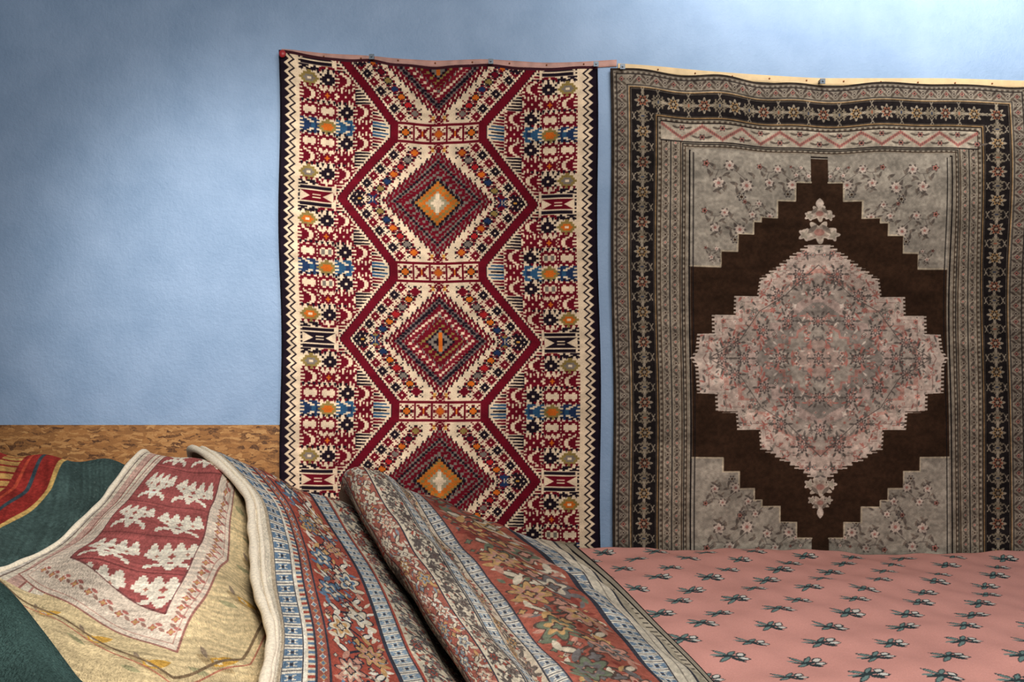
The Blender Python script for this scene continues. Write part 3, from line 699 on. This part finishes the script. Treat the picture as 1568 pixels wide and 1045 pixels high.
for k in range(90): Dc.rect(*(lambda x,y:(x,y,x+1.5,y+3))(random.uniform(155,250),random.uniform(0,500)),(96,114,108))
Dc.noise(.12,12,22,9); Dc.noise(.12,90,3,10); Dc.noise(.14,110,200,11)
cd=Dc.out(); PD=drape(ctrlD,cd.shape[0],cd.shape[1],.004,15)
oD=sheet('green_striped_rug',PD,cd,.008,wr,backcol=(50,60,60),log=True,fuzz=.0004)
ctrlE=[
[(-170,850,1.47),(-90,862,1.45),(-30,880,1.43),(0,895,1.42),(14,912,1.45)],
[(-170,905,1.38),(-80,915,1.34),(10,930,1.31),(55,955,1.30),(75,975,1.34)],
[(-170,970,1.29),(-60,980,1.25),(50,1000,1.22),(105,1020,1.22),(125,1038,1.26)],
[(-170,1060,1.20),(-40,1065,1.16),(80,1075,1.14),(145,1085,1.14),(165,1100,1.18)]]
Ec=Canvas(0,0,250,300,1.5,(58,78,74))
for k in range(120): Ec.rect(*(lambda x,y:(x,y,x+1.5,y+2))(random.uniform(0,250),random.uniform(0,300)),(80,98,92))
Ec.rect(240,0,250,300,(44,58,58)); Ec.noise(.12,8,8,2); Ec.noise(.14,130,160,3)
ce=Ec.out(); PE=drape(ctrlE,ce.shape[0],ce.shape[1],.006,5)
sheet('front_fold',PE,ce,.010,wr,parent=oD,backcol=(50,60,60),log=True,fuzz=.0004)

# --- folded blankets filling the heap beneath
pts=np.concatenate(ALLPTS)
gx=np.arange(-1.9,.9,.025); gy=np.arange(-2.80,-.1,.025)
Zm=np.full((len(gy),len(gx)),9.0)
jx=np.clip(((pts[:,0]-gx[0])/.025).round().astype(int),0,len(gx)-1); jy=np.clip(((pts[:,1]-gy[0])/.025).round().astype(int),0,len(gy)-1)
np.minimum.at(Zm,(jy,jx),pts[:,2])
def ero(Z):
    o=Z.copy()
    for dy in(-1,0,1):
        for dx in(-1,0,1): o=np.minimum(o,np.roll(np.roll(Z,dy,0),dx,1))
    return o
Zf=np.where(Zm<8,Zm,.40); Zf=ero(Zf)-.03
Zs=Zf.copy()
for _ in range(3):
    Zs=(Zs+np.roll(Zs,1,0)+np.roll(Zs,-1,0)+np.roll(Zs,1,1)+np.roll(Zs,-1,1))/5; Zs=np.minimum(Zs,Zf)
Zs=np.clip(Zs,.48,1.2)
GX,GY=np.meshgrid(gx,gy)
cols=np.empty(GX.shape+(3,)); cols[:]=(150,132,112); cols[(np.floor(Zs/.03)%2)<1]=(112,96,84)
sheet('folded_blanket_pile',np.stack([GX,GY,Zs],-1),cols,.004,wr)

# ================================================================== LIGHTS
def light(kind,name,loc,tgt,energy,col,**kw):
    l=bpy.data.lights.new(name,kind); l.energy=energy; l.color=col
    for k,v in kw.items(): setattr(l,k,v)
    o=bpy.data.objects.new(name,l); scn.collection.objects.link(o); o.location=loc
    o.rotation_euler=(Vector(tgt)-Vector(loc)).to_track_quat('-Z','Y').to_euler(); return o
light('SPOT','added_wall_spot',(-1.0,-2.3,2.7),(-1.02,0,1.42),270,(1,.97,.93),spot_size=math.radians(52),spot_blend=1.0,shadow_soft_size=.25)  # added unseen spot: bright pool on the left wall, darker corners around it
light('SPOT','added_wall_spot',(1.95,-1.3,3.0),(2.0,0,3.0),165,(1,.98,.95),spot_size=math.radians(92),spot_blend=1.0,shadow_soft_size=.4)  # added out-of-view spot to lift the top right of the wall
light('SPOT','added_wall_spot',(.95,-1.15,3.1),(1.0,0,3.05),105,(1,.98,.95),spot_size=math.radians(92),spot_blend=1.0,shadow_soft_size=.4)  # another added spot, spreads the upper right brightness further left
light('AREA','window_light',(.6,-3.7,2.9),(.2,-1.2,.8),98,(1,.97,.93),size=1.7)
w=bpy.data.worlds.new('World'); scn.world=w; w.use_nodes=True
w.node_tree.nodes['Background'].inputs[0].default_value=(.84,.86,.90,1); w.node_tree.nodes['Background'].inputs[1].default_value=.20

cam=bpy.data.cameras.new('Camera'); cam.sensor_width=36; cam.lens=35; cam.clip_start=.05
co=bpy.data.objects.new('Camera',cam); scn.collection.objects.link(co); co.location=(0,-CAM_D,CAM_Z); co.rotation_euler=(math.pi/2,0,0)
scn.camera=co
